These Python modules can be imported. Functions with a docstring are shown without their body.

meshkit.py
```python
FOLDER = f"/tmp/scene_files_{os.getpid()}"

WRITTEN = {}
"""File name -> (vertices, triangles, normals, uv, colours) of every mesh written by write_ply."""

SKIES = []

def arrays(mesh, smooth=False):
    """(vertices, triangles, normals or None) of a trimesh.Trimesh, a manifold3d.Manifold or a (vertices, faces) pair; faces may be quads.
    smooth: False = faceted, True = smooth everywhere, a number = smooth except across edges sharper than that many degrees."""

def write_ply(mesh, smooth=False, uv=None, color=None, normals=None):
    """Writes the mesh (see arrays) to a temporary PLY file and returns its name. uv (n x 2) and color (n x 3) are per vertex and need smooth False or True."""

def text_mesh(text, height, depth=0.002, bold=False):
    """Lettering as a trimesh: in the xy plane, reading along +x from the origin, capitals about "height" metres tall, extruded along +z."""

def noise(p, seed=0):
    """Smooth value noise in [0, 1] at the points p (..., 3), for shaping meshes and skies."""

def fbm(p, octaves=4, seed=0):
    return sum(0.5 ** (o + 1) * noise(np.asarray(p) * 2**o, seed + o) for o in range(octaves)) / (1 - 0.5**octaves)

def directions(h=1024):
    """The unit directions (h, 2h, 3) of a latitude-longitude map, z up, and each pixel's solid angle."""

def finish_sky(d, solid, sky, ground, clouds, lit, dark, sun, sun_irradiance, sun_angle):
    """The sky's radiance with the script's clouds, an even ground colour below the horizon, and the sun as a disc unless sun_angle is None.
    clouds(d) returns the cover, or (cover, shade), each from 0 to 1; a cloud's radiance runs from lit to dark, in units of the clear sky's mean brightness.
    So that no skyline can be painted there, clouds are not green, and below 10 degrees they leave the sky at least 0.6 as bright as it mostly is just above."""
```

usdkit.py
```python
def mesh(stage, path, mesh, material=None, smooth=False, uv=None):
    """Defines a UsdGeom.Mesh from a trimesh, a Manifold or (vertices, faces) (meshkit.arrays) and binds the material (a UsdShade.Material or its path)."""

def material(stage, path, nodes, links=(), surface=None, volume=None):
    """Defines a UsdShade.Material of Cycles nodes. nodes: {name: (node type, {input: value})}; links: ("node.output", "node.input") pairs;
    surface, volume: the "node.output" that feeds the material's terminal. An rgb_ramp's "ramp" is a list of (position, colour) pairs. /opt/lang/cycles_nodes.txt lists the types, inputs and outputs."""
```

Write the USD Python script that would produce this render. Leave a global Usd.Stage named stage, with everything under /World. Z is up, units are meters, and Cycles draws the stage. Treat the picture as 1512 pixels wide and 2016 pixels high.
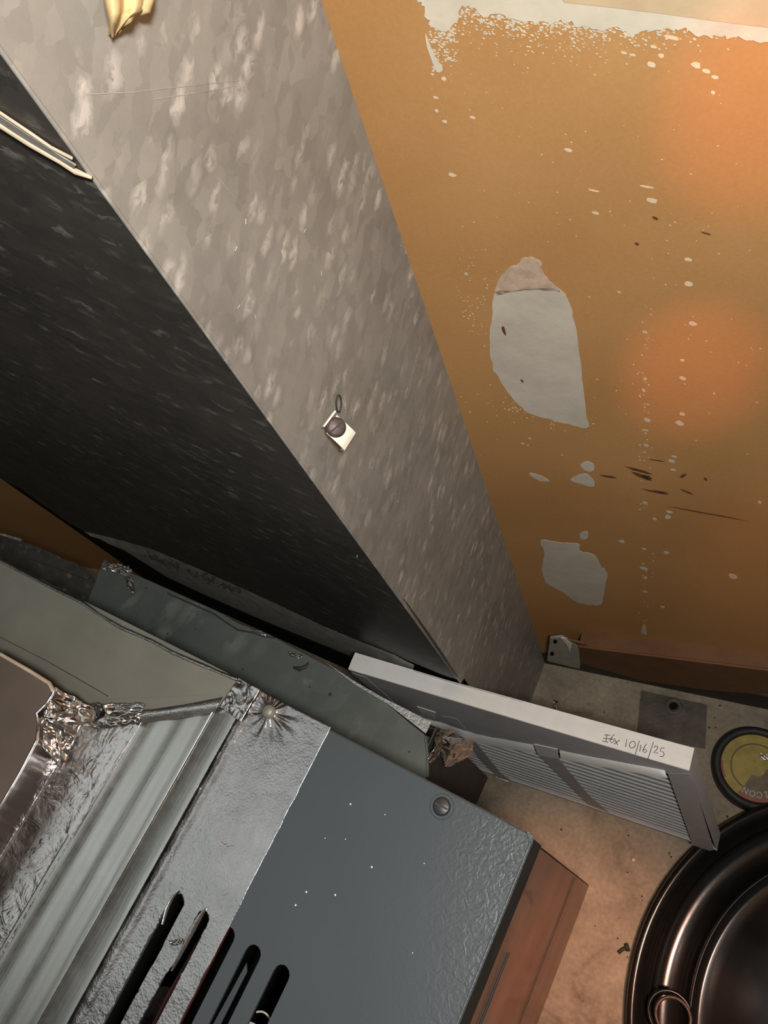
import math, random
import numpy as np, trimesh, usdkit, meshkit
from shapely.geometry import Polygon, Point, LineString
from pxr import Usd, UsdGeom, UsdLux, Gf, Sdf

stage = Usd.Stage.CreateInMemory()
UsdGeom.SetStageUpAxis(stage, UsdGeom.Tokens.z)
UsdGeom.SetStageMetersPerUnit(stage, 1.0)
world = UsdGeom.Xform.Define(stage, '/World')
stage.SetDefaultPrim(world.GetPrim())
UsdGeom.Scope.Define(stage, '/World/Looks')

# ------------------------------------------------------------------ camera
F = 1500.0                                   # focal length in pixels of the 1512 x 2016 frame
R = np.array([[0.8486, 0.4512, -0.2763], [0.2989, -0.8398, -0.4533], [-0.4366, 0.3020, -0.8475]])   # rows: camera right, down, forward
_u, _s, _vt = np.linalg.svd(R)
R = _u @ _vt
EYE = np.array([0.0, 0.0, 1.30])
cam = UsdGeom.Camera.Define(stage, '/World/Camera')
cam.CreateHorizontalApertureAttr(24.0)
cam.CreateVerticalApertureAttr(32.0)
cam.CreateFocalLengthAttr(24.0 * F / 1512)
cam.CreateClippingRangeAttr(Gf.Vec2f(0.02, 100))
cam.CreateExposureAttr(0.0)
M4 = np.eye(4)
M4[0, :3], M4[1, :3], M4[2, :3], M4[3, :3] = R[0], -R[1], -R[2], EYE
cam.AddTransformOp().Set(Gf.Matrix4d(M4.tolist()))

# ------------------------------------------------------------------ light
def light(kind, name, pos, intensity, color, **kw):
    l = kind.Define(stage, '/World/' + name)
    l.AddTranslateOp().Set(Gf.Vec3d(*map(float, pos)))
    l.CreateIntensityAttr(float(intensity)); l.CreateColorAttr(Gf.Vec3f(*color))
    return l

dome = UsdLux.DomeLight.Define(stage, '/World/DimAmbient')
dome.CreateIntensityAttr(0.005); dome.CreateColorAttr(Gf.Vec3f(1, 0.97, 0.92))
bulb = light(UsdLux.SphereLight, 'CeilingBulb', (0.12, -0.025, 1.46), 425, (1.0, 0.965, 0.90))
panel_light = light(UsdLux.RectLight, 'CeilingPanel', (-0.98, -0.36, 2.27), 0.55, (0.92, 1.0, 0.98))
panel_light.CreateWidthAttr(1.0); panel_light.CreateHeightAttr(0.9)
bulb.CreateRadiusAttr(0.035)

def spot(name, target, pos, intensity, cone, color=(1.0, 0.30, 0.10)):
    """A soft narrow reddish beam: the phone lamp's light coming through the holder's fingers."""
    l = light(UsdLux.SphereLight, name, (0, 0, 0), intensity, color)
    l.CreateRadiusAttr(0.006)
    pos, target = np.array(pos, float), np.array(target, float)
    z = pos - target; z /= np.linalg.norm(z)
    x = np.cross([0, 0, 1.0], z); x /= np.linalg.norm(x); y = np.cross(z, x)
    m = np.eye(4); m[0, :3], m[1, :3], m[2, :3], m[3, :3] = x, y, z, pos
    l.ClearXformOpOrder(); l.AddTransformOp().Set(Gf.Matrix4d(m.tolist()))
    s = UsdLux.ShapingAPI.Apply(l.GetPrim())
    s.CreateShapingConeAngleAttr(float(cone)); s.CreateShapingConeSoftnessAttr(1.0)

# ------------------------------------------------------------------ projection helpers: a pixel of the photograph + a real plane = a point of the place
def ray(px):
    return R.T @ np.array([px[0] - 756.0, px[1] - 1008.0, F]) / F
def on(px, n, p0):
    d = ray(px); n = np.asarray(n, float)
    return EYE + d * (((np.asarray(p0, float) - EYE) @ n) / (d @ n))
def onz(px, z): return on(px, (0, 0, 1), (0, 0, z))
def ony(px, y): return on(px, (0, 1, 0), (0, y, 0))
def onx(px, x): return on(px, (1, 0, 0), (x, 0, 0))
def P(rx, ry, z): return np.array([rx * (1.3 - z), ry * (1.3 - z), z])

WANG = math.radians(11)
WDIR = np.array([math.cos(WANG), math.sin(WANG), 0]); WN = np.array([math.sin(WANG), -math.cos(WANG), 0])   # wall direction, normal into the room
W0 = np.array([-0.2586, 0.303, 0])
def onw(px, lift=0.0): return on(px, WN, W0 + WN * lift)
DC = np.array([-0.2510, 0.1401, 0]); DB = np.array([-0.2586, 0.303, 0])      # duct: front corner and wall corner
DN = np.cross(DB - DC, [0, 0, 1.0]); DN /= np.linalg.norm(DN)                # outward normal of its side face
def ond(px, lift=0.0): return on(px, DN, DC + DN * lift)
YF = 0.1401

spot('FingerGlowWall', onw((1365, 735)), (0.03, -0.02, 1.30), 4600, 6.0, (1.0, 0.25, 0.06))
spot('FingerGlowCorner', onw((1520, 205)), (0.03, -0.02, 1.30), 3600, 8.0, (1.0, 0.28, 0.08))
spot('FingerGlowEdge', onw((1560, 1120)), (0.03, -0.02, 1.30), 2600, 8.0, (1.0, 0.34, 0.10))
spot('FingerGlowFloor', onz((1130, 1930), 0.0), (0.17, -0.03, 1.34), 36000, 11.5, (1.0, 0.46, 0.27))

# ------------------------------------------------------------------ materials
def mat(name, nodes, links, surface='p.BSDF'):
    return usdkit.material(stage, '/World/Looks/' + name, nodes, links, surface=surface)

def plain(name, col, rough=0.6, metal=0.0, var=0.25, scale=30, bump=0.0, bscale=200, spec=0.5, coat=0.0):
    a = [c * (1 - var) for c in col]; b = [min(1, c * (1 + var)) for c in col]
    nodes = {'g': ('geometry', {}), 'n': ('noise_texture', {'scale': scale, 'detail': 5.0, 'roughness': 0.6}),
             'r': ('rgb_ramp', {'ramp': [(0.3, a), (0.7, b)]}),
             'p': ('principled_bsdf', {'roughness': rough, 'metallic': metal, 'specular_ior_level': spec, 'coat_weight': coat})}
    links = [('g.position', 'n.vector'), ('n.fac', 'r.fac'), ('r.color', 'p.base_color')]
    if bump:
        nodes['bn'] = ('noise_texture', {'scale': bscale, 'detail': 3.0}); nodes['b'] = ('bump', {'strength': bump, 'distance': 0.002})
        links += [('g.position', 'bn.vector'), ('bn.fac', 'b.height'), ('b.normal', 'p.normal')]
    return mat(name, nodes, links)

def galv(name, dark, light_, flake, rough, metal, e=(0, 0.7, 0.7), n=(1, 0, 0), scale=150, fscale=190, lo=0.37, hi=0.53, amount=0.64, stretch=0.50):
    """Galvanised sheet: crystal spangles of slightly different tone, drawn out along e, some of them flaring."""
    e, n = np.array(e, float), np.array(n, float); e /= np.linalg.norm(e); f = np.cross(n, e); f /= np.linalg.norm(f)
    return mat(name, {
        'g': ('geometry', {}), 'wn': ('noise_texture', {'scale': 120.0, 'detail': 3.0}),
        'ad': ('vector_math', {'math_type': 'multiply_add', 'vector2': (0.007, 0.007, 0.007)}),
        'de': ('vector_math', {'math_type': 'dot_product', 'vector2': e * stretch}), 'df': ('vector_math', {'math_type': 'dot_product', 'vector2': f}), 'dn': ('vector_math', {'math_type': 'dot_product', 'vector2': n}),
        'c': ('combine_xyz', {}),
        'v': ('voronoi_texture', {'scale': scale}), 's': ('separate_color', {}),
        'fn': ('noise_texture', {'scale': fscale, 'detail': 3.5, 'roughness': 0.62, 'distortion': 0.4}), 'v2': ('voronoi_texture', {'scale': scale * 0.8}), 's2': ('separate_color', {}),
        'big': ('noise_texture', {'scale': 9.0, 'detail': 7.0, 'roughness': 0.68}),
        'mm': ('math', {'math_type': 'multiply', 'value2': 0.16}), 'mb': ('math', {'math_type': 'multiply_add', 'value2': 0.80}),
        'r': ('rgb_ramp', {'ramp': [(0.22, dark), (0.75, light_)]}),
        'fm': ('map_range', {'from_min': lo, 'from_max': hi, 'clamp': True}), 'fr': ('map_range', {'from_min': 0.50, 'from_max': 0.95, 'to_min': 0.02, 'to_max': 1.0, 'clamp': True}), 'fd': ('map_range', {'from_min': 0.22, 'from_max': 0.60, 'to_min': 1.0, 'to_max': 0.0, 'clamp': True}), 'fy': ('math', {'math_type': 'multiply'}),
        'fx': ('math', {'math_type': 'multiply'}), 'ff': ('math', {'math_type': 'multiply', 'value2': amount}),
        'mx': ('mix_color', {'b': flake}),
        'fine': ('noise_texture', {'scale': 900.0, 'detail': 2.0}), 'b': ('bump', {'strength': 0.12, 'distance': 0.0004}),
        'p': ('principled_bsdf', {'roughness': rough, 'metallic': metal})},
        [('g.position', 'wn.vector'), ('wn.color', 'ad.vector1'), ('g.position', 'ad.vector3'), ('ad.vector', 'de.vector1'), ('ad.vector', 'df.vector1'), ('ad.vector', 'dn.vector1'),
         ('de.value', 'c.x'), ('df.value', 'c.y'), ('dn.value', 'c.z'), ('c.vector', 'v.vector'), ('c.vector', 'v2.vector'), ('c.vector', 'fn.vector'),
         ('v.color', 's.color'), ('s.r', 'mm.value1'), ('g.position', 'big.vector'), ('big.fac', 'mb.value1'), ('mm.value', 'mb.value3'), ('mb.value', 'r.fac'),
         ('fn.fac', 'fm.value'), ('v2.color', 's2.color'), ('s2.g', 'fr.value'), ('fm.result', 'fx.value1'), ('fr.result', 'fx.value2'), ('v2.distance', 'fd.value'), ('fx.value', 'fy.value1'), ('fd.result', 'fy.value2'), ('fy.value', 'ff.value1'),
         ('ff.value', 'mx.fac'), ('r.color', 'mx.a'), ('mx.result', 'p.base_color'), ('g.position', 'fine.vector'), ('fine.fac', 'b.height'), ('b.normal', 'p.normal')])

def foil(name, col, rough, b1=0.35, s1=160, b2=0.3, s2=700, stretch=(1, 1, 1), var=0.2):
    a = [c * (1 - var) for c in col]
    return mat(name, {
        'g': ('geometry', {}), 'm': ('mapping', {'scale': stretch}), 'n1': ('noise_texture', {'scale': s1, 'detail': 4.0, 'distortion': 1.2}), 'n2': ('noise_texture', {'scale': s2, 'detail': 2.0}),
        'b1': ('bump', {'strength': b1, 'distance': 0.003}), 'b2': ('bump', {'strength': b2, 'distance': 0.0008}),
        'cn': ('noise_texture', {'scale': 34.0, 'detail': 7.0, 'roughness': 0.7}), 'r': ('rgb_ramp', {'ramp': [(0.3, a), (0.7, col)]}),
        'rr': ('map_range', {'from_min': 0.3, 'from_max': 0.7, 'to_min': rough * 0.8, 'to_max': rough * 1.35}),
        'p': ('principled_bsdf', {'metallic': 1.0})},
        [('g.position', 'm.vector'), ('m.vector', 'n1.vector'), ('m.vector', 'n2.vector'), ('n1.fac', 'b1.height'), ('b1.normal', 'b2.normal'), ('n2.fac', 'b2.height'), ('b2.normal', 'p.normal'),
         ('g.position', 'cn.vector'), ('cn.fac', 'r.fac'), ('r.color', 'p.base_color'), ('cn.fac', 'rr.value'), ('rr.result', 'p.roughness')])

m_wall = mat('bare_drywall_paper', {
    'g': ('geometry', {}), 'n': ('noise_texture', {'scale': 6.0, 'detail': 6.0}), 'n2': ('noise_texture', {'scale': 420.0, 'detail': 2.0}),
    'r': ('rgb_ramp', {'ramp': [(0.3, (0.44, 0.225, 0.082)), (0.72, (0.53, 0.29, 0.115))]}),
    'r2': ('rgb_ramp', {'ramp': [(0.3, (0.93, 0.93, 0.93)), (0.7, (1, 1, 1))]}), 'mx': ('mix_color', {'blend_type': 'multiply', 'fac': 1.0}),
    'b': ('bump', {'strength': 0.06, 'distance': 0.001}), 'p': ('principled_bsdf', {'roughness': 0.75, 'specular_ior_level': 0.25})},
    [('g.position', 'n.vector'), ('g.position', 'n2.vector'), ('n.fac', 'r.fac'), ('n2.fac', 'r2.fac'), ('r.color', 'mx.a'), ('r2.color', 'mx.b'), ('mx.result', 'p.base_color'), ('n2.fac', 'b.height'), ('b.normal', 'p.normal')])
m_floor = mat('stained_concrete', {
    'g': ('geometry', {}), 'n': ('noise_texture', {'scale': 11.0, 'detail': 8.0, 'roughness': 0.62, 'distortion': 0.6}), 'n2': ('noise_texture', {'scale': 160.0, 'detail': 4.0}),
    'r': ('rgb_ramp', {'ramp': [(0.30, (0.15, 0.12, 0.08)), (0.45, (0.32, 0.265, 0.19)), (0.7, (0.47, 0.40, 0.295))]}),
    'r2': ('rgb_ramp', {'ramp': [(0.3, (0.75, 0.75, 0.75)), (0.7, (1, 1, 1))]}), 'mx': ('mix_color', {'blend_type': 'multiply', 'fac': 1.0}),
    'b': ('bump', {'strength': 0.3, 'distance': 0.003}), 'p': ('principled_bsdf', {'roughness': 0.7})},
    [('g.position', 'n.vector'), ('g.position', 'n2.vector'), ('n.fac', 'r.fac'), ('n2.fac', 'r2.fac'), ('r.color', 'mx.a'), ('r2.color', 'mx.b'), ('mx.result', 'p.base_color'), ('n2.fac', 'b.height'), ('b.normal', 'p.normal')])
m_room = plain('room_paint', (0.15, 0.145, 0.135), 0.8, var=0.08, scale=4)
m_comp = plain('joint_compound', (0.64, 0.575, 0.46), 0.7, var=0.10, scale=40, bump=0.2, bscale=90)
m_comp2 = plain('thin_joint_compound', (0.56, 0.42, 0.26), 0.7, var=0.14, scale=22, bump=0.1)
m_torn = plain('torn_gypsum_core', (0.56, 0.50, 0.42), 0.85, var=0.10, scale=30, bump=0.15, bscale=120)
m_torn2 = plain('torn_paper_ply', (0.52, 0.39, 0.29), 0.85, var=0.22, scale=140)
m_chip = plain('pale_chip', (0.72, 0.58, 0.42), 0.7, var=0.1, scale=60)
m_scr = plain('brown_scrape', (0.13, 0.05, 0.025), 0.8, var=0.3, scale=200)
m_base = plain('brown_board', (0.17, 0.078, 0.034), 0.6, var=0.18, scale=18, bump=0.1)
_e1 = ond((560, 350)) - ond((535, 446)); _e2 = ony((340, 846), YF) - ony((250, 804), YF)      # the way the crystals are drawn out on the two faces
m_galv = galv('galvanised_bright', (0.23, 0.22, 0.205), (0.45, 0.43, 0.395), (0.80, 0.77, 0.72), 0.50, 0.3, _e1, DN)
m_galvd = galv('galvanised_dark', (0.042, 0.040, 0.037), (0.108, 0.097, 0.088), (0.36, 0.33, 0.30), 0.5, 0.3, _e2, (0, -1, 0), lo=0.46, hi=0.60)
m_ledge = galv('galvanised_green', (0.080, 0.095, 0.090), (0.135, 0.155, 0.142), (0.25, 0.27, 0.24), 0.5, 0.4, (0.4, 1, 0), (0, 0, 1), scale=60, fscale=70, stretch=0.6, lo=0.42, hi=0.5)
m_lip = plain('dusty_lip', (0.33, 0.32, 0.28), 0.8, var=0.3, scale=60)
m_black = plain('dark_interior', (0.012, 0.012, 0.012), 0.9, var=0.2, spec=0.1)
m_soot = plain('sooty_sheet', (0.035, 0.032, 0.028), 0.7, var=0.4, scale=30)
m_copper = plain('bright_seam', (0.92, 0.72, 0.54), 0.3, 0.35, var=0.15, scale=60)
m_cab = mat('cabinet_enamel', {
    'g': ('geometry', {}), 'n': ('noise_texture', {'scale': 5.0, 'detail': 3.0}), 'r': ('rgb_ramp', {'ramp': [(0.3, (0.057, 0.071, 0.083)), (0.7, (0.068, 0.084, 0.096))]}),
    'v': ('noise_texture', {'scale': 170.0, 'detail': 2.0, 'distortion': 1.5}), 'b': ('bump', {'distance': 0.0014}), 'xyz': ('separate_xyz', {}), 'ma': ('math', {'math_type': 'multiply_add', 'value2': 0.35}), 'mr': ('map_range', {'from_min': -0.135, 'from_max': -0.072, 'to_min': 0.05, 'to_max': 0.5, 'clamp': True}),
    'p': ('principled_bsdf', {'roughness': 0.42, 'specular_ior_level': 0.5})},
    [('g.position', 'n.vector'), ('n.fac', 'r.fac'), ('r.color', 'p.base_color'), ('g.position', 'v.vector'), ('v.fac', 'b.height'), ('g.position', 'xyz.vector'), ('xyz.y', 'ma.value1'), ('xyz.x', 'ma.value3'), ('ma.value', 'mr.value'), ('mr.result', 'b.strength'), ('b.normal', 'p.normal')])
m_side = plain('rust_brown_side', (0.33, 0.165, 0.115), 0.45, var=0.3, scale=9, coat=0.2)
m_foil = foil('foil_tape', (0.78, 0.75, 0.755), 0.25, 0.06, 110, 0.28, 620, var=0.4)
m_foil2 = foil('crumpled_foil', (0.84, 0.80, 0.78), 0.2, 0.25, 70, 0.2, 300)
m_brush = foil('brushed_sheet', (0.72, 0.72, 0.68), 0.30, 0.05, 12, 0.12, 500, stretch=(1, 0.06, 1), var=0.08)
m_olive = plain('dull_galvanised', (0.29, 0.28, 0.24), 0.5, 0.45, var=0.12, scale=14)
m_brown = plain('brown_glossy_sheet', (0.26, 0.20, 0.165), 0.34, 0.6, var=0.15, scale=10)
m_alu = foil('bare_aluminium', (0.85, 0.85, 0.83), 0.3, 0.2, 120)
m_card = plain('white_cardboard', (0.88, 0.87, 0.85), 0.75, var=0.04, scale=60)
m_cardg = plain('grey_cardboard', (0.56, 0.555, 0.575), 0.7, var=0.08, scale=30)
m_media = plain('pleated_media', (0.13, 0.13, 0.135), 0.9, var=0.15, scale=40)
m_ridge = plain('pleat_ridge_white', (0.46, 0.455, 0.455), 0.9, var=0.1)
m_ink = plain('pencil_ink', (0.11, 0.11, 0.12), 0.7, var=0.1)
m_tub = plain('glossy_black_plastic', (0.010, 0.010, 0.010), 0.20, var=0.2, bump=0.08, bscale=30, spec=0.4)
m_tubd = plain('dusty_black_plastic', (0.05, 0.045, 0.042), 0.4, var=0.4, scale=20, spec=0.5)
m_white = plain('cream_plastic', (0.80, 0.77, 0.66), 0.5, var=0.05)
m_cream = plain('yellow_cream_rubber', (0.62, 0.46, 0.23), 0.85, var=0.15, scale=90)
m_rubber = plain('black_rubber', (0.02, 0.022, 0.02), 0.6, var=0.3, scale=80)
m_yellow = plain('yellow_label', (0.36, 0.28, 0.055), 0.5, var=0.25, scale=50)
m_red = plain('red_label', (0.30, 0.075, 0.055), 0.5, var=0.2)
m_brownlab = plain('brown_label', (0.16, 0.115, 0.07), 0.5, var=0.3, scale=80)
m_letter = plain('grey_letter', (0.46, 0.41, 0.36), 0.6, var=0.05)
m_plate = plain('dark_plate', (0.105, 0.082, 0.066), 0.55, 0.2, var=0.35, scale=40, bump=0.2)
m_screw = plain('dark_screw', (0.07, 0.07, 0.075), 0.45, 0.6, var=0.2)
m_gscrew = plain('grey_brown_screw', (0.10, 0.07, 0.065), 0.5, 0.4, var=0.4, scale=300)
m_redwire = plain('dark_red_part', (0.09, 0.018, 0.012), 0.5, var=0.2)
m_wire = plain('pale_wire', (0.5, 0.48, 0.42), 0.4, var=0.1)
m_plaster = plain('dirty_white_plate', (0.42, 0.40, 0.35), 0.7, var=0.2, scale=90)

# ------------------------------------------------------------------ prim helpers
COUNT = {}
def numbered(parent, name):
    k = (str(parent), name); n = COUNT.get(k, 0); COUNT[k] = n + 1
    return name if n == 0 else f'{name}_{n:03d}'
BASE = {}
def tag(p, label=None, cat=None, group=None, kind=None):
    for k, v in (('label', label), ('category', cat), ('group', group), ('kind', kind)):
        if v: p.SetCustomDataByKey(k, v)
def thing(name, base=(0, 0, 0), label=None, cat=None, group=None, kind=None):
    path = '/World/' + numbered('/World', name)
    x = UsdGeom.Xform.Define(stage, path); base = np.array(base, float)
    x.AddTranslateOp().Set(Gf.Vec3d(*base.tolist())); BASE[path] = base
    tag(x.GetPrim(), label, cat, group, kind)
    return x.GetPrim()
def part(parent, name, mesh, m, smooth=False, label=None, kind=None):
    pp = str(parent.GetPath()); path = pp + '/' + numbered(pp, name)
    root = '/'.join(path.split('/')[:3])
    v, f = (np.array(mesh.vertices), np.array(mesh.faces)) if isinstance(mesh, trimesh.Trimesh) else (np.array(mesh[0], float), np.array(mesh[1]))
    pr = usdkit.mesh(stage, path, (v - BASE[root], f), m, smooth=smooth).GetPrim()
    tag(pr, label, kind=kind)
    return pr

# ------------------------------------------------------------------ shape helpers
def frame(n):
    n = np.array(n, float); n /= np.linalg.norm(n)
    a = np.array([0, 0, 1.0]) if abs(n[2]) < 0.9 else np.array([1.0, 0, 0])
    u = np.cross(a, n); u /= np.linalg.norm(u)
    return u, np.cross(n, u), n
def slab(pts, n, t, holes=()):
    """Prism on the plane polygon pts (3-D), growing t metres along the unit normal n."""
    pts = np.array(pts, float); u, v, n = frame(n); o = pts[0]
    to2 = lambda q: np.c_[(np.array(q) - o) @ u, (np.array(q) - o) @ v]
    g = Polygon(to2(pts), [to2(h) for h in holes])
    if not g.is_valid: g = g.buffer(0)
    if g.geom_type != 'Polygon': g = max(g.geoms, key=lambda k: k.area)
    m = trimesh.creation.extrude_polygon(g, abs(t), engine='earcut')
    V = np.array(m.vertices); z = V[:, 2] if t > 0 else V[:, 2] - abs(t)
    return trimesh.Trimesh(o + V[:, :1] * u + V[:, 1:2] * v + z[:, None] * n, m.faces, process=False)
def box(a, b):
    a, b = np.minimum(a, b), np.maximum(a, b)
    m = trimesh.creation.box(b - a); m.apply_translation((a + b) / 2); return m
def cat(*ms):
    return trimesh.util.concatenate([m for m in ms])
def tube(pts, r, k=8, closed=False):
    pts = np.array(pts, float); n = len(pts); V = []
    for i in range(n):
        t = pts[(i + 1) % n] - pts[i - 1] if closed else pts[min(i + 1, n - 1)] - pts[max(i - 1, 0)]
        u, v, _ = frame(t); rr = r[i] if np.ndim(r) else r
        V += [pts[i] + rr * (math.cos(a) * u + math.sin(a) * v) for a in np.arange(k) * 2 * math.pi / k]
    Fc = []
    for i in range(n if closed else n - 1):
        for j in range(k):
            a, b, c, d = i * k + j, i * k + (j + 1) % k, ((i + 1) % n) * k + (j + 1) % k, ((i + 1) % n) * k + j
            Fc += [(a, b, c), (a, c, d)]
    if not closed:
        for e, s in ((0, 1), ((n - 1) * k, -1)):
            for j in range(1, k - 1): Fc.append((e, e + j + 1, e + j) if s > 0 else (e, e + j, e + j + 1))
    return trimesh.Trimesh(np.array(V), Fc, process=False)
def sheet(G, t, mask=None):
    """Thin closed sheet from a grid of points G (nu, nv, 3); mask (nu-1, nv-1) keeps cells."""
    nu, nv = G.shape[:2]
    du, dv = np.gradient(G, axis=0), np.gradient(G, axis=1)
    n = np.cross(du, dv); n /= np.maximum(np.linalg.norm(n, axis=2, keepdims=True), 1e-12)
    if np.ndim(mask) == 0: mask = np.ones((nu - 1, nv - 1), bool)
    idx = np.arange(nu * nv).reshape(nu, nv); N = nu * nv; Fc = []
    for i, j in zip(*np.nonzero(mask)):
        a, b, c, d = idx[i, j], idx[i + 1, j], idx[i + 1, j + 1], idx[i, j + 1]
        Fc += [(a, b, c), (a, c, d), (a + N, c + N, b + N), (a + N, d + N, c + N)]
        for p, q, (x, y) in ((a, b, (i, j - 1)), (b, c, (i + 1, j)), (c, d, (i, j + 1)), (d, a, (i - 1, j))):
            if not (0 <= x < nu - 1 and 0 <= y < nv - 1 and mask[x, y]): Fc += [(q, p, p + N), (q, p + N, q + N)]
    m = trimesh.Trimesh(np.r_[G.reshape(-1, 3), (G - n * t).reshape(-1, 3)], Fc, process=False)
    m.remove_unreferenced_vertices(); return m
def lathe(profile, center, k=64):
    pr = np.array(profile, float); n = len(pr); a = np.arange(k) * 2 * math.pi / k
    V = np.stack([np.c_[pr[:, 0] * math.cos(t), pr[:, 0] * math.sin(t), pr[:, 1]] for t in a]).reshape(-1, 3) + np.array(center, float)
    Fc = []
    for i in range(k):
        for j in range(n - 1):
            p, q = i * n + j, ((i + 1) % k) * n + j
            Fc += [(p, q, q + 1), (p, q + 1, p + 1)]
    return trimesh.Trimesh(V, Fc, process=False)
def smooth_poly(pts, n=6, jit=0.0, rng=None):
    """Closed Catmull-Rom through pixel points with a little jitter: torn outlines."""
    pts = np.array(pts, float); out = []
    for i in range(len(pts)):
        p0, p1, p2, p3 = (pts[(i + k - 1) % len(pts)] for k in range(4))
        for t in np.arange(n) / n:
            q = 0.5 * (2 * p1 + (p2 - p0) * t + (2 * p0 - 5 * p1 + 4 * p2 - p3) * t * t + (3 * p1 - p0 - 3 * p2 + p3) * t ** 3)
            out.append(q + (rng.normal(0, jit, 2) if rng is not None else 0))
    return out
def crumple(a, b, c, d, n, amp, seed, jag=0.1, freq=1.0):
    """A crumpled scrap spanning the quad a b c d, with ragged rim."""
    u = np.linspace(0, 1, n)[:, None, None]; v = np.linspace(0, 1, n)[None, :, None]
    G = (1 - u) * (1 - v) * a + u * (1 - v) * b + u * v * c + (1 - u) * v * d
    nn = np.cross(b - a, d - a); nn /= np.linalg.norm(nn)
    q = np.concatenate([np.broadcast_to(u, (n, n, 1)), np.broadcast_to(v, (n, n, 1)), np.zeros((n, n, 1))], 2)
    h = np.abs(meshkit.fbm(q * 3.6 * freq + seed * 7.3, 2, seed) - 0.5) * 2.4 + 0.22 * np.abs(meshkit.fbm(q * 11 * freq + 3.1, 2, seed + 5) - 0.5)
    G = G + nn * (h[..., None] - 0.3) * amp
    e = np.minimum(np.minimum(u, 1 - u), np.minimum(v, 1 - v))[..., 0]
    w = meshkit.fbm(q * 9 * freq + 11, 3, seed + 9)
    keep = (e > jag * w - 0.02 * jag)
    return sheet(G, 0.0004, keep[:-1, :-1] & keep[1:, 1:] & keep[1:, :-1] & keep[:-1, 1:])

# =================================================================== the setting
floor = thing('floor', (0, 0, 0), kind='structure')
part(floor, 'slab', box((-1.5, -1.3, -0.05), (1.1, 0.9, 0)), m_floor)
wall = thing('wall_back', W0, kind='structure')
a, b = W0 - WDIR * 1.3, W0 + WDIR * 1.4
sl = [a, b, b + [0, 0, 2.3], a + [0, 0, 2.3]]
part(wall, 'drywall_sheet', slab(sl, WN, -0.012), m_wall)
for nm, q in (('wall_left', ((-1.52, -1.3, 0), (-1.5, 0.06, 2.3))), ('wall_right', ((1.1, -1.3, 0), (1.12, 0.56, 2.3))), ('wall_front', ((-1.5, -1.32, 0), (1.1, -1.3, 2.3))), ('ceiling', ((-1.5, -1.3, 2.3), (1.1, 0.56, 2.32)))):
    s_ = thing(nm, np.array(q[0]), kind='structure'); part(s_, 'panel', box(*map(np.array, q)), m_room)

rng = np.random.default_rng(4)
def wpatch(name, px, m, t=0.0004, lift=0.0, label=None, kind=None):
    return part(wall, name, slab([onw(p, lift) for p in px], WN, t), m, label=label, kind=kind)
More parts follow.
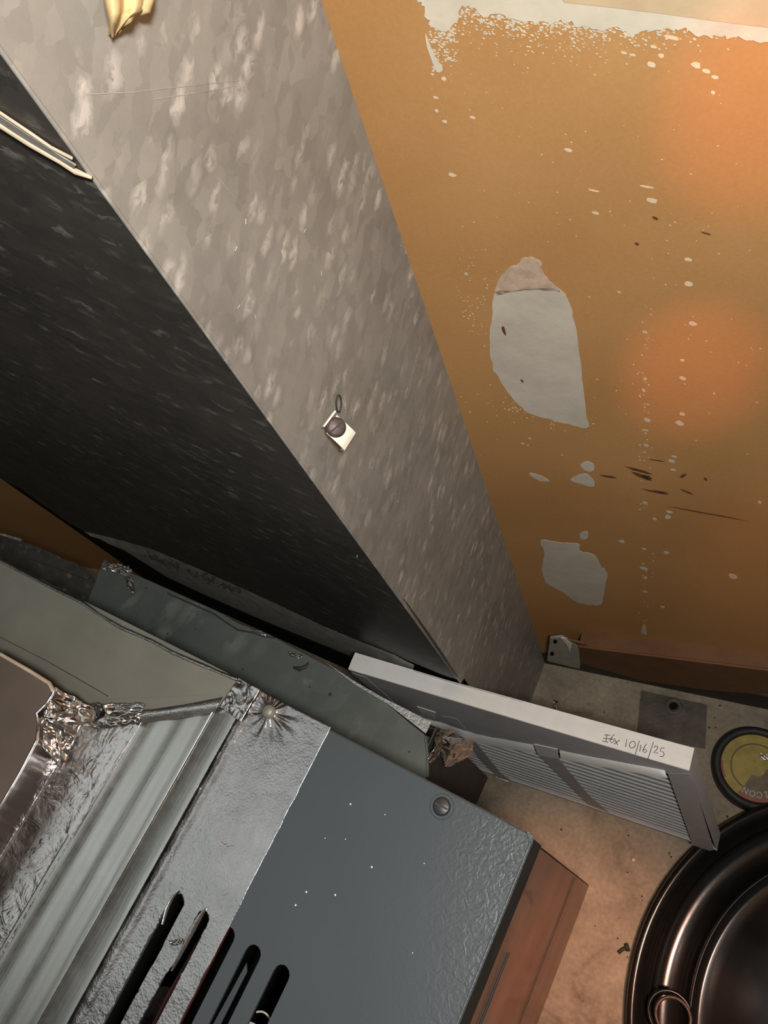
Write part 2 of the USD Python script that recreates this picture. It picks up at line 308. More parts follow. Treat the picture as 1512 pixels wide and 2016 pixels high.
# joint compound along the top, then its thin smear above
edge = [(805, -60), (822, 4), (838, 22), (846, 48), (862, 58), (880, 66), (898, 40), (906, 18), (925, 8), (945, 24), (962, 34), (985, 28), (1010, 36), (1040, 40), (1068, 46), (1100, 38), (1128, 48), (1160, 52), (1180, 62), (1212, 52), (1240, 68), (1262, 60), (1290, 58), (1330, 56), (1372, 66), (1420, 72), (1460, 76), (1500, 82), (1600, 100), (1600, -60)]
dens = []
for i in range(len(edge) - 1):
    p, q = np.array(edge[i], float), np.array(edge[i + 1], float); k = max(2, int(np.linalg.norm(q - p) / 6))
    for t in np.arange(k) / k:
        j = 0 if i in (0, len(edge) - 2) else 3.0
        dens.append(p + (q - p) * t + rng.normal(0, j, 2))
dens.append(np.array(edge[-1], float))
wpatch('joint_compound', dens, m_comp)
wpatch('compound_smear', [(1075, -60), (1110, 4), (1200, 14), (1300, 26), (1400, 40), (1512, 54), (1600, 64), (1600, -60)], m_comp2, 0.0002, 0.0004)
wpatch('compound_streak', smooth_poly([(838, 66), (848, 92), (860, 118), (872, 136), (860, 141), (848, 112), (840, 88)], 3), m_comp)
# torn patches
wpatch('torn_patch', smooth_poly([(975, 575), (968, 625), (964, 665), (968, 715), (985, 748), (1010, 785), (1040, 812), (1085, 826), (1120, 834), (1156, 842), (1155, 815), (1147, 745), (1137, 665), (1122, 600), (1104, 572), (1060, 566), (1010, 572)], 5, 0.8, rng), m_torn)
wpatch('torn_paper', smooth_poly([(975, 576), (988, 540), (1003, 526), (1020, 520), (1028, 509), (1050, 508), (1066, 516), (1066, 530), (1082, 552), (1104, 573), (1060, 569), (1010, 574)], 4, 0.9, rng), m_torn2, label='brownish paper ply at the top of the big torn patch')
wpatch('torn_patch', smooth_poly([(1064, 1064), (1072, 1085), (1068, 1120), (1073, 1145), (1100, 1160), (1135, 1184), (1160, 1190), (1184, 1188), (1190, 1160), (1196, 1130), (1182, 1112), (1172, 1094), (1142, 1084), (1140, 1070), (1105, 1068)], 4, 0.7, rng), m_torn)
wpatch('torn_patch', smooth_poly([(1123, 944), (1150, 932), (1168, 944), (1169, 957), (1150, 954)], 3, 0.4, rng), m_torn)
wpatch('torn_patch', smooth_poly([(1142, 916), (1155, 908), (1168, 914), (1170, 924), (1158, 928)], 3, 0.4, rng), m_torn)
wpatch('torn_patch', smooth_poly([(1041, 932), (1058, 934), (1082, 946), (1062, 946)], 3, 0.3, rng), m_torn)
wpatch('torn_patch', smooth_poly([(1142, 1050), (1157, 1046), (1156, 1060), (1144, 1060)], 3, 0.3, rng), m_torn)
for c, w, h in (((992, 651), 9, 16), ((1028, 750), 6, 6)):
    wpatch('gouge', smooth_poly([(c[0] - w / 2, c[1] - h / 3), (c[0], c[1] - h / 2), (c[0] + w / 2, c[1] + h / 2), (c[0], c[1] + h / 3)], 3), m_scr, 0.0002, 0.0006)
# pale chips one can pick out
chips = [(1118, 295, 16, 7), (1283, 395, 26, 9), (1168, 375, 24, 4), (1173, 419, 16, 6), (1275, 368, 30, 4), (874, 155, 12, 8), (858, 192, 12, 5), (876, 239, 12, 6), (860, 218, 8, 6), (930, 231, 14, 5), (890, 344, 16, 7),
         (1283, 127, 16, 12), (1302, 110, 12, 9), (1322, 74, 28, 9), (1286, 92, 14, 6), (1238, 68, 26, 8), (1370, 128, 22, 12), (1390, 140, 18, 9), (1408, 152, 16, 7), (1404, 182, 10, 8), (1228, 104, 14, 6), (1245, 108, 12, 5),
         (1356, 511, 18, 8), (1356, 559, 18, 10), (1364, 637, 16, 8), (1270, 654, 12, 5), (1343, 709, 9, 5), (1270, 746, 8, 5), (1267, 768, 8, 6), (1344, 745, 14, 7), (1274, 827, 14, 8), (1343, 815, 12, 6), (1338, 833, 16, 9),
         (1271, 847, 12, 4), (1272, 877, 12, 6), (1328, 899, 14, 4), (1323, 908, 14, 6), (1325, 925, 12, 4), (1270, 990, 12, 6), (1318, 1008, 14, 5), (1315, 1018, 13, 8), (1289, 1022, 10, 4), (1312, 1088, 14, 6), (1268, 1081, 9, 4),
         (1268, 1119, 16, 6), (1270, 1138, 10, 5), (1270, 1165, 12, 4), (1304, 1195, 10, 4), (1268, 1240, 12, 22), (1443, 1135, 18, 10), (1496, 989, 8, 6), (1224, 1066, 12, 6), (918, 539, 8, 6), (1219, 575, 6, 4), (1029, 873, 8, 4), (1043, 863, 8, 4), (1406, 775, 5, 5)]
for x, y, w, h in chips:
    k = 8; an = np.arange(k) * 2 * math.pi / k; rr = 0.5 * (0.75 + 0.4 * rng.random(k)); sk = 0.25 * w
    px = [(x + w * rr[i] * math.cos(an[i]), y + h * rr[i] * math.sin(an[i]) + (w * rr[i] * math.cos(an[i])) * 0.2) for i in range(k)]
    wpatch('paint_chip', px, m_chip if y < 500 else (m_torn if x < 1330 else m_chip), 0.0002)
fl = []
def fleck(x, y, s):
    k = 5; an = np.arange(k) * 2 * math.pi / k + rng.random() * 6; rr = s * (0.5 + 0.7 * rng.random(k))
    fl.append(slab([onw((x + 1.5 * rr[i] * math.cos(an[i]), y + 0.8 * rr[i] * math.sin(an[i]) + 0.3 * rr[i] * math.cos(an[i]))) for i in range(k)], WN, rng.uniform(0.0001, 0.0003)))
ex = np.array([e[0] for e in edge[1:-2]], float); ey = np.array([e[1] for e in edge[1:-2]], float)
for _ in range(620):
    x = 1000 + rng.normal(0, 170); x = x if 845 < x < 1500 else rng.uniform(850, 1200)
    d = rng.exponential(17 + 18 * math.exp(-((x - 960) / 160) ** 2))
    fleck(x, np.interp(x, ex, ey) + d, rng.uniform(0.8, 3.6) * math.exp(-d / 90))
for _ in range(90): x = rng.uniform(848, 900); fleck(x, rng.uniform(60, 150 - (x - 848) * 0.5), rng.uniform(0.8, 3))
for _ in range(130): fleck(rng.uniform(900, 1500), rng.uniform(180, 900), rng.uniform(0.4, 1.5))
for _ in range(70): fleck(rng.normal(1270, 8), rng.uniform(600, 1240), rng.uniform(0.5, 1.6))
for _ in range(60): fleck(rng.uniform(900, 960), rng.uniform(490, 660), rng.uniform(0.4, 1.4))
for _ in range(60): t = rng.random(); fleck(985 + 170 * t + rng.normal(0, 10), 800 + 42 * t + rng.normal(0, 8), rng.uniform(0.5, 1.8))
part(wall, 'paint_flecks', cat(*fl), m_comp, kind='stuff')
scr = []
for (x0, y0), (x1, y1), w in (((1230, 918), (1285, 934), 5), ((1242, 928), (1284, 946), 7), ((1262, 936), (1284, 942), 8), ((1275, 903), (1310, 909), 2), ((1180, 935), (1215, 941), 4), ((1338, 940), (1352, 933), 6), ((1262, 962), (1316, 974), 3), ((1338, 962), (1366, 974), 3), ((1312, 996), (1475, 1026), 2.5), ((1386, 940), (1392, 946), 5), ((1284, 965), (1318, 972), 4), ((1380, 456), (1400, 462), 3), ((1284, 426), (1296, 432), 5), ((1250, 478), (1258, 482), 5)):
    d = np.array([x1 - x0, y1 - y0], float); n2 = np.array([-d[1], d[0]]) / np.linalg.norm(d) * w / 2; p0, p1 = np.array([x0, y0]), np.array([x1, y1])
    scr.append(slab([onw(p, 0.0002) for p in (p0, p0 + d * 0.3 + n2, p0 + d * 0.8 + n2 * 0.8, p1, p0 + d * 0.7 - n2, p0 + d * 0.25 - n2 * 0.7)], WN, 0.0002))
part(wall, 'scrape_marks', cat(*scr), m_scr, kind='stuff')

base = thing('baseboard_back', W0, kind='structure')
BF = 0.022
top = [onw(p, BF) for p in ((1140, 1272), (1234, 1284), (1512, 1318), (1640, 1336))]
bot = [onw(p, BF) for p in ((1640, 1386), (1512, 1367), (1393, 1359), (1265, 1340), (1143, 1306))]
part(base, 'board', slab(top + bot, WN, -BF), m_base)
part(base, 'recess', slab([W0 + WDIR * .0 , W0 + WDIR * 1.3, W0 + WDIR * 1.3 + [0, 0, .10], W0 + [0, 0, .06]], WN, .002), m_soot, label='dark gap under the board')
lipz = [t + WN * 0.002 for t in top]
part(base, 'top_bead', tube([t - [0, 0, 0.001] for t in top], 0.0022), m_base, True)

# =================================================================== big sheet metal duct
duct = thing('air_duct', (-0.6, YF + 0.08, 0.0), 'tall galvanised sheet metal air duct standing in the corner against the tan wall', 'air duct')
TOP = 2.28
bottom = [(905, 1340), (870, 1328), (777, 1290), (640, 1235), (471, 1156), (300, 1082), (165, 1046), (0, 952)]
fb = [ony(p, YF) for p in bottom]
fb[0] = np.array([DC[0], YF, fb[0][2]])
lx = -1.30
poly = [np.array([DC[0], YF, TOP])] + [p for p in fb if p[0] > lx] + [np.array([lx, YF, fb[-1][2]]), np.array([lx, YF, TOP])]
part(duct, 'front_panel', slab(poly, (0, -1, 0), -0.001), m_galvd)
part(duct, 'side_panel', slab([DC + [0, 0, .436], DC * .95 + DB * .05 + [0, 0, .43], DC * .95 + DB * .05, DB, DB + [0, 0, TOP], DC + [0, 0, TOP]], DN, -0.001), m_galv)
part(duct, 'corner_seam', tube([DC + [-.0004, .0004, 0.445], DC + [-.0004, .0004, 1.0], DC + [-.0004, .0004, TOP]], 0.0010), m_galv, True)
# dented lower lip, turned out towards the furnace
up_ = [(165, 1046), (230, 1062), (300, 1082), (385, 1118), (471, 1156), (560, 1197), (640, 1235), (715, 1266), (777, 1290), (815, 1310)]
lo_ = [(200, 1062), (245, 1084), (330, 1137), (405, 1172), (480, 1205), (545, 1233), (600, 1255), (690, 1292), (772, 1322), (814, 1328)]
G = np.stack([[ony(p, YF - 0.0012) for p in up_], [(ony(p, YF - 0.0012) + ony(q, YF - 0.006)) / 2 + [0, -0.003, 0.002] for p, q in zip(up_, lo_)], [ony(q, YF - 0.006) for q in lo_]])
part(duct, 'lower_lip', sheet(G, 0.001), m_lip, True, label='pale dusty bent bottom edge')
crust = []
for _ in range(130):
    t = rng.random(); x = 285 + 190 * t; y = 1083 + 74 * t + 0.04 * 0; r = rng.uniform(1.2, 4)
    c = ony((x + rng.normal(0, 3), y + 8 + rng.normal(0, 3.5)), YF - 0.006); s_ = trimesh.creation.icosphere(0, r * 0.0006); s_.apply_translation(c); crust.append(s_)
part(duct, 'sealant_crumbs', cat(*crust), m_soot, kind='stuff')
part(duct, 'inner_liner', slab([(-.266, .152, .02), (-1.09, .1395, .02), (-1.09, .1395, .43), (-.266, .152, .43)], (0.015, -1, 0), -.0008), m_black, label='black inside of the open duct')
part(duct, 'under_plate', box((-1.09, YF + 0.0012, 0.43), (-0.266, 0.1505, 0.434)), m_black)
# bright drive seam on the front panel
s0, s1 = (-70, 178), (176, 345)
def strip(p, q, w0, w1, lift, thick):
    p, q = np.array(p, float), np.array(q, float); d = (q - p) / np.linalg.norm(q - p); n2 = np.array([-d[1], d[0]])
    return slab([ony(x, YF - 0.001) for x in (p + n2 * w0, q + n2 * w1, q - n2 * w1 * 0.4, p - n2 * w0)], (0, -1, 0), thick)
seam = part(duct, 'drive_seam', strip((-70, 190), (150, 325), 9, 4, 0, 0.0008), m_galv)
part(seam, 'seam_edge', tube([ony(p, YF - 0.0012) for p in ((-60, 183), (0, 222), (60, 262), (100, 290), (143, 312))], 0.0007, 6), m_copper, True, label='bright copper-coloured upper edge')
part(seam, 'seam_edge', tube([ony(p, YF - 0.0012) for p in ((-60, 202), (0, 244), (60, 283), (120, 318), (150, 338), (181, 350))], [0.0016, 0.0016, 0.0015, 0.0013, 0.0013, 0.0007], 6), m_copper, True, label='bright copper-coloured lower edge')
part(duct, 'crease', tube([ony(p, YF - .0002) for p in ((796, 1180), (838, 1240), (872, 1290), (900, 1332))], [.0003, .0010, .0014, .0008], 8), m_galvd, True)
for q in ([(168, 186), (260, 182), (380, 168), (470, 158)], [(300, 196), (420, 178), (466, 168)], [(430, 350), (470, 400), (500, 428)]):
    part(duct, 'scratch', tube([ond(p, .0001) for p in q], .00018, 5), m_lip)
# lint on the side panel
lint = []
for x, y in ((503, 624), (783, 987), (470, 604), (633, 538), (918, 540), (484, 436), (600, 455), (465, 490), (703, 1095), (855, 560), (790, 485)):
    c = ond((x, y), 0.001); d = np.array([rng.normal(), rng.normal(), rng.normal()]); d -= DN * (d @ DN); d /= np.linalg.norm(d)
    lint.append(tube([c - d * 0.0012, c + d * 0.0012], 0.0002, 5))
part(duct, 'lint', cat(*lint), m_torn, kind='stuff')
ring = [ond((667 + 5 * math.cos(t), 795 + 17 * math.sin(t)), 0.0005) for t in np.arange(24) / 24 * 2 * math.pi]
part(duct, 'scuff_ring', tube(ring, 0.0006, 6, True), m_soot, True)

# cable clip screwed onto the side panel
def dpx(p, lift): return ond(p, lift)
cc = ond((668, 850))
clip = thing('cable_clip', cc, 'small cream cable clip with a screw on the side of the big galvanised duct', 'clip')
def strap(path, w, t, ax):
    """Sheet swept along path (points), width vector per point."""
    G = np.stack([[p - ax * w / 2 for p in path], [p + ax * w / 2 for p in path]]); return sheet(G, t)
a_, b_, c_, d_ = dpx((642, 838), .010), dpx((664, 820), .010), dpx((697, 856), .012), dpx((676, 882), .012)
e_, f_ = dpx((671, 872), .0), dpx((692, 848), .0)
cn = -R[2] * 0.8 + DN * 0.2; cn /= np.linalg.norm(cn); cq = dpx((655, 835), .012)
cA, cB, cC, cD = (on(p, cn, cq) for p in ((643, 853), (663, 817), (696, 847), (674, 882)))
lift_ = lambda p, f: p - DN * (DN @ (p - DC)) * f
cd_ = (cD - cA) / np.linalg.norm(cD - cA)
rows = [[cA, cB], [cA * .55 + cD * .45 + cn * .0006, cB * .55 + cC * .45 + cn * .0006], [cA * .12 + cD * .88 + cn * .0004, cB * .12 + cC * .88 + cn * .0004], [cD, cC], [cD + cd_ * .0022 - cn * .0016, cC + cd_ * .0022 - cn * .0016], [cD + cd_ * .0030 - cn * .005, cC + cd_ * .0030 - cn * .005], [cD + cd_ * .0024 - cn * .012, cC + cd_ * .0024 - cn * .012]]
part(clip, 'body', sheet(np.array(rows), 0.0016), m_white, 25)
part(clip, 'tab', slab([on(p, cn, cq + cn * .002) for p in ((636, 839), (659, 808), (662, 810), (639, 841))], cn, -0.012), m_white)
u_, v_, n_ = frame(cn); Tm = np.eye(4); sp0 = cA * .36 + cB * .40 + (cC + cD) * .12 + cn * .0012
Tm[:3, 0], Tm[:3, 1], Tm[:3, 2], Tm[:3, 3] = u_, v_, n_, sp0
sc = part(clip, 'screw', lathe([(.0001, .0016), (.0040, .0014), (.0060, .0006), (.0062, -.0006)], (0, 0, 0), 28).apply_transform(Tm), m_gscrew, True, label='round grey-brown screw head')
part(sc, 'slot', box(np.array([-.0052, -.0005, .0014]), np.array([.0052, .0005, .0021])).apply_transform(Tm), m_soot)
part(clip, 'shank', tube([sp0 - cn * .013, sp0 - cn * .003], 0.0018), m_gscrew)

# hanging cream strap at the top
hk = ond((232, 45))
hook = thing('rubber_strap', hk, 'yellowish cream strap end hanging at the top of the galvanised duct', 'strap')
cols = []
for y, xl, xr_ in ((-40, 200, 292), (-18, 202, 291), (0, 204, 290), (14, 207, 288), (26, 210, 283), (40, 213, 268), (52, 215, 254), (64, 217, 242), (75, 220, 231)):
    w = xr_ - xl; k = min(1, w / 50)
    cols.append([dpx((xl + w * f_, y - (4 * f_ if y < 30 else 10 * f_)), .003 + l_ * k) for f_, l_ in ((0, .006), (.12, .010), (.26, .012), (.38, .010), (.45, .006), (.52, .006), (.66, .009), (.82, .010), (.93, .007), (1, .006))])
part(hook, 'body', sheet(np.array(cols), 0.0022), m_cream, True)
part(hook, 'edge_bead', tube([dpx((290, -40), .009), dpx((289, -5), .009), dpx((284, 18), .009), dpx((278, 28), .007)], [.0028, .0028, .0024, .001]), m_cream, True)

# =================================================================== furnace cabinet
ZP = 0.78
XR, YB = -0.067, 0.0165
FL = -0.43 * 0.52                        # left limit of the bare enamel
XL, YN = -0.62, -0.62
fur = thing('furnace', ((XR + XL) / 2, (YB + YN) / 2, 0), 'dark grey enamelled furnace cabinet with slotted top panel and foil tape', 'furnace')
u0 = 0.52
slots = [(-0.511 * u0, -0.237 * u0, .0058), (-0.468 * u0, -0.237 * u0, .0058), (-0.427 * u0, -0.237 * u0, .0058), (-0.385 * u0, -0.237 * u0, .0058), (-0.3405 * u0, -0.237 * u0, .0058)]
SEND = -0.30
def stadium(x, y0, r, k=8):
    up2 = [(x + r * math.cos(t), y0 - r + r * math.sin(t)) for t in np.linspace(0, math.pi, k)]
    dn = [(x + r * math.cos(t), SEND + r + r * math.sin(t)) for t in np.linspace(math.pi, 2 * math.pi, k)]
    return up2 + dn
rc = 0.004
outer = Polygon([(XR, YB), (XR, YN), (XL, YN), (XL, YB)]).buffer(-rc).buffer(rc, quad_segs=4)
holes = [Polygon(stadium(*s)) for s in slots]
pan = outer
for h in holes: pan = pan.difference(h)
def ext(poly, z0, t):
    m = trimesh.creation.extrude_polygon(poly, t, engine='earcut'); m.apply_translation((0, 0, z0)); return m
bev = []
t_in = pan.intersection(outer.buffer(-0.0012))
part(fur, 'top_panel', cat(ext(pan, ZP - 0.0022, 0.0014), ext(t_in, ZP - 0.0008, 0.0008)), m_cab, label='dark blue-grey enamel top with rounded slots')
rim = tube([(XR - .0014, YN, ZP - .0012), (XR - .0014, YB - .006, ZP - .0012), (XR - .003, YB - .003, ZP - .0012), (XR - .006, YB - .0014, ZP - .0012), (XL, YB - .0014, ZP - .0012)], 0.0014, 8)
part(fur, 'top_rim', rim, m_cab, True)
part(fur, 'side_panel', box((XR - 0.0045, YN, 0), (XR - 0.003, YB - 0.004, ZP - 0.012)), m_side, label='rusty brown side panel')
part(fur, 'side_flange', box((XR - 0.003, YN, ZP - 0.055), (XR - 0.001, YB - 0.002, ZP - 0.0022)), m_soot)
part(fur, 'back_panel', box((XL, YB - 0.004, 0), (XR - 0.004, YB - 0.0025, ZP - 0.0022)), m_soot)
part(fur, 'near_panel', box((XL, YN, 0), (XR - 0.004, YN + 0.0015, ZP - 0.0022)), m_soot)
part(fur, 'left_panel', box((XL, YN, 0), (XL + 0.0015, YB - 0.004, ZP - 0.0022)), m_soot)
for (ya, za), (yb, zb) in (((0.0101, 0.3283), (-0.60, 0.30)), ((-0.0611, 0.668), (-0.60, 0.668)), ((-0.0611, 0.655), (-0.60, 0.655))):
    part(fur, 'side_seam', tube([(XR - 0.0028, ya, za), (XR - 0.0028, yb, zb)], 0.0011, 6), m_soot)
part(fur, 'inner_floor', box((XL + .01, YN + .01, ZP - 0.16), (XR - .01, YB - .01, ZP - 0.158)), m_black)
# slotted screw
sxy = onz((870, 1588), ZP)
sm = lathe([(0.0001, .0030), (.0030, .0028), (.0050, .0020), (.0060, .0006), (.0062, 0)], (sxy[0], sxy[1], ZP), 28)
sc = part(fur, 'screw', sm, m_screw, 30, label='dark slotted screw')
part(sc, 'slot', box((sxy[0] - .0046, sxy[1] - .0006, ZP + .0020), (sxy[0] + .0046, sxy[1] + .0006, ZP + .0031)), m_soot)
part(sc, 'washer', lathe([(.0060, .0006), (.0078, .0006), (.0082, 0)], (sxy[0], sxy[1], ZP), 28), m_cab)
# lint specks on the enamel
sp = []
for x, y in ((582, 1782), (758, 1604), (732, 1707), (660, 1762), (690, 1583), (640, 1650), (603, 1756), (680, 1652), (835, 1700), (812, 1876)):
    s_ = trimesh.creation.icosphere(1, .0004 + .0003 * (x % 3 == 0)); s_.apply_translation(onz((x, y), ZP + .0003)); sp.append(s_)
part(fur, 'lint', cat(*sp), m_card, kind='stuff')
# things seen through the slots
part(fur, 'red_bracket', slab([(-.262, -.34, ZP - .03), (-.236, -.34, ZP - .03), (-.236, -.128, ZP - .03), (-.252, -.128, ZP - .03)], (0, 0, 1), -0.002), m_redwire, label='dark red part seen through a slot')
for k, (x, y, r) in enumerate(((-.182, -.165, .008), (-.186, -.178, .011), (-.19, -.186, .012), (-.2, -.20, .012))):
    part(fur, 'wire', tube([(x + r * math.cos(t), y + r * math.sin(t), ZP - 0.02 - 0.004 * k) for t in np.linspace(-0.6, 2.4, 14)], 0.0007, 6), m_wire, True)
part(fur, 'inner_bracket', slab([(-.215, -.33, ZP - .012), (-.205, -.33, ZP - .012), (-.203, -.142, ZP - .012), (-.206, -.138, ZP - .012)], (0, 0, 1), -0.001), m_cab)
part(fur, 'inner_bracket', slab([(-.236, -.33, ZP - .008), (-.226, -.33, ZP - .008), (-.228, -.15, ZP - .008), (-.230, -.14, ZP - .008)], (0, 0, 1), -0.001), m_cab)

# foil tape over the left of the top panel, wrinkled round a rivet
nu, nv = 150, 420
x0_, x1_ = -0.566 * 0.52, FL
xs = np.linspace(x0_, x1_, nu); ys = np.linspace(-0.33, YB + 0.0015, nv)
X, Y = np.meshgrid(xs, ys, indexing='ij')
c0 = onz((533, 1403), ZP); dx, dy = X - c0[0], Y - c0[1]; dd = np.hypot(dx, dy); th = np.arctan2(dy, dx)
q = np.stack([X, Y, 0 * X], 2)
H = 0.0010 + 0.0005 * (meshkit.fbm(q * 45, 3, 2) - 0.5) + 0.00022 * np.abs(meshkit.fbm(q * 160, 3, 7) - 0.5)
star = np.exp(-((dd - .011) / .010) ** 2) * 0.00034 * (np.sin(9 * th + 2.2 * np.sin(3 * th)) + 0.5 * np.sin(17 * th + 1))
H += np.where(dd > 0.004, star, 0) + 0.0022 * np.exp(-(dd / .0075) ** 2)
H += 0.0010 * np.exp(-((X - x0_ - .006) / .004) ** 2)                                   # raised fold along the left edge
H += 0.0022 * (meshkit.fbm(q * 13, 2, 21) - .5) + np.exp(-((X - x0_) / .008) ** 2) * 0.0008 * (meshkit.fbm(np.stack([X * 60, Y * 150, 0 * X], 2), 3, 13) - .5)
xe = X1 = X.copy()
xe = X + (0.0010 * (meshkit.fbm(np.stack([0 * X, Y * 90, 0 * X], 2), 2, 4) - 0.5)) * np.clip((X - (x1_ - .006)) / .006, 0, 1)
G = np.stack([xe, Y, ZP + H], 2)
cx, cy = (X[:-1, :-1] + X[1:, 1:]) / 2, (Y[:-1, :-1] + Y[1:, 1:]) / 2
mask = np.ones((nu - 1, nv - 1), bool)
for k, (sx, sy, sr) in enumerate(slots[:2]):
    jag = 0.0022 * (meshkit.fbm(np.stack([cx * 0 + k, cy * 140, 0 * cx], 2), 3, 11) - 0.4)
    left = sx - sr * (1.0 if k == 0 else 0.9) + jag; right = sx + sr * (1.0 if k == 0 else 0.95) - 0.5 * jag
    if k == 1: left = left + np.clip((sy - 0.03 - cy) / 0.02, 0, 1) * 0 + 0.003 * np.exp(-((cy - (sy - .028)) / .012) ** 2)
    mask &= ~((cx > left) & (cx < right) & (cy < sy - 0.001 + jag - ((cx - sx) / sr) ** 2 * 0.005))
ft = part(fur, 'foil_tape', sheet(G, 0.0002, mask), m_foil, True, label='wrinkled shiny foil tape along the left of the top panel')
part(ft, 'rivet', lathe([(0.0001, .0052), (.0028, .0050), (.0044, .0040), (.0050, .0022), (.0052, .0010)], (c0[0], c0[1], ZP + .0022), 24), m_olive, True)
part(ft, 'corner_flap', crumple(*[onz(p, ZP + .0058) for p in ((470, 1333), (514, 1356), (474, 1424), (430, 1392))], 40, .0014, 95, .02), m_foil2, True)
part(ft, 'hair', tube([onz(p, ZP + .003) for p in ((431, 1656), (436, 1662), (444, 1665), (454, 1663))], .0003, 5), m_wire)
# curled tongues of torn tape at the slots
for px, ws in (([(405, 1788), (394, 1806), (380, 1830), (366, 1858), (352, 1886), (338, 1912)], (.0008, .0022, .0026, .0018, .0014, .0006)), ([(354, 1754), (340, 1768), (328, 1792), (320, 1820)], (.0006, .0015, .0016, .0006))):
    pts = [onz(p, ZP + .0022) for p in px]
    G = np.array([[p + [-w, 0, 0.0002], p + [-w * .3, 0, .0010], p + [w * .5, 0, -.0014]] for p, w in zip(pts, ws)]); part(ft, 'torn_tongue', sheet(G, .0003), m_foil2, True)
part(ft, 'crimp', crumple(*[onz(p, ZP + .0022) for p in ((330, 1852), (360, 1846), (362, 1856), (336, 1864))], 14, .003, 91, .05), m_foil2, True)
# hanging edge of the tape inside the second slot
hx = slots[1][0] - .0048
part(ft, 'hanging_edge', sheet(np.array([[(hx + .0004, y, ZP + .001), (hx + .0015, y, ZP - .004), (hx + .0030 + .0005 * math.sin(y * 90), y, ZP - .009)] for y in np.linspace(-.175, -.32, 16)]), .0003), m_foil, True)

# =================================================================== supply plenum on top of the furnace
plen = thing('supply_plenum', (-0.42, -0.15, ZP), 'bare sheet metal plenum seamed with foil tape at the left of the furnace top', 'plenum')
def strip_surface(profile, ya, yb, n, t, bend=None):
    """profile: (rx, z) pairs; ya, yb: far and near ends as functions of rx (in plan ratio)."""
    G = np.array([[P(rx, ya(rx) + (yb(rx) - ya(rx)) * s, z) + (bend(rx, s) if bend else 0) for s in np.linspace(0, 1, n)] for rx, z in profile])
    return sheet(G[::-1], t)
yfar = lambda rx: np.interp(rx, [-0.80, -0.763, -0.607, -0.56], [-0.120, -0.108, -0.018, 0.010])
ynear = lambda rx: -0.60
part(plen, 'groove_strip', strip_surface([(-0.568, .7835), (-0.575, .7838), (-0.588, .7828), (-0.600, .7820), (-0.604, .7808)], lambda r: -0.012, ynear, 24, .0006), m_brush, 40)
prof = [(r_, .7816 + (-.606 - r_) / .109 * .0026 + .00045 * math.sin((r_ + .606) * 150) * min(1, (-.606 - r_) * 80)) for r_ in np.linspace(-.606, -.715, 40)]
part(plen, 'front_sheet', strip_surface(prof, yfar, ynear, 30, .0006), m_brush, True, label='smooth brushed sheet with soft reflections')
# foil tape next to the front sheet, ragged, ending in a corner cut
nu, nv = 60, 200
rxs = np.linspace(-0.800, -0.706, nu); G = np.zeros((nu, nv, 3)); mk = np.ones((nu - 1, nv - 1), bool)
for i, rx in enumerate(rxs):
    for j, s in enumerate(np.linspace(0, 1, nv)):
        ya = float(yfar(rx)) + 0.004; ry = ya + (-0.58 - ya) * s
        z = 0.7845 + 0.010 * ((-0.706 - rx) / 0.094) ** 1.5
        p = P(rx, ry, z); f1 = meshkit.fbm(np.array([p[0] * 60, p[1] * 60, 2.0]), 3, 3) - 0.5
        near = math.exp(-((s) / 0.25) ** 2)
        p[2] += 0.0005 * f1 + near * 0.0025 * abs(meshkit.fbm(np.array([p[0] * 110, p[1] * 70, 5.0]), 3, 8) - 0.5)
        G[i, j] = p
part(plen, 'foil_tape', sheet(G[::-1], .0003), m_foil2, True, label='creased foil tape beside the brushed sheet')
tail = strip_surface([(-0.704, .7840), (-0.712, .7850), (-0.722, .7856)], lambda r: -0.115, lambda r: -0.26, 12, .0003)
part(plen, 'foil_edge', tail, m_foil2, True)
# upturned back flange: bright band
fl_ = [((190, 1396), (206, 1428)), ((240, 1402), (250, 1424)), ((300, 1398), (304, 1419)), ((360, 1389), (364, 1411)), ((438, 1374), (424, 1400))]
G = np.array([[onz(a_, .7870), (onz(a_, .7875) + onz(b_, .7875)) / 2 + [0, 0, .0012], onz(b_, .7845)] for a_, b_ in fl_])
part(plen, 'flange', sheet(G, .0008), m_alu, True, label='bright flange along the far edge of the brushed sheet')
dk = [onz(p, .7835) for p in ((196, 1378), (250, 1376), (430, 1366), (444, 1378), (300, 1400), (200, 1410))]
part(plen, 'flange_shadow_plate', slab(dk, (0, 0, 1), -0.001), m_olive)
# back cover plate and its tape
part(plen, 'back_plate', slab([onz(p, ZP + .0008) for p in ((-240, 985), (0, 1103), (205, 1203), (470, 1336), (446, 1380), (436, 1392), (190, 1404), (100, 1352), (0, 1292), (-240, 1150))], (0, 0, 1), 0.0012), m_olive, label='dull grey cover plate at the back of the plenum')
ew = [(-240, 985), (-100, 1054), (0, 1104), (100, 1154), (160, 1184), (196, 1210), (240, 1234), (300, 1262), (340, 1284), (400, 1308), (432, 1324), (468, 1336)]
G = np.array([[onz((x - 3, y - 2), ZP + .0030), onz((x + 4, y + 9), ZP + .0042 + .0008 * math.sin(k * 2.1)), onz((x - 12 + 4 * math.sin(k * 1.7), y + 26), ZP + .0026), onz((x - 26, y + 46), ZP + .0022)] for k, (x, y) in enumerate(ew)])
part(plen, 'edge_tape', sheet(G, .0002), m_olive, True, label='strip of dull tape along the back edge')
wl = [(x - 1, y + 1 + 1.5 * math.sin(k * 2.3)) for k, (x, y) in enumerate(ew)]
part(plen, 'tape_lip', tube([onz(p, ZP + .0040) for p in wl], [0.0012 + 0.0008 * abs(math.sin(k * 1.9)) for k in range(len(wl))], 6), m_alu, True)
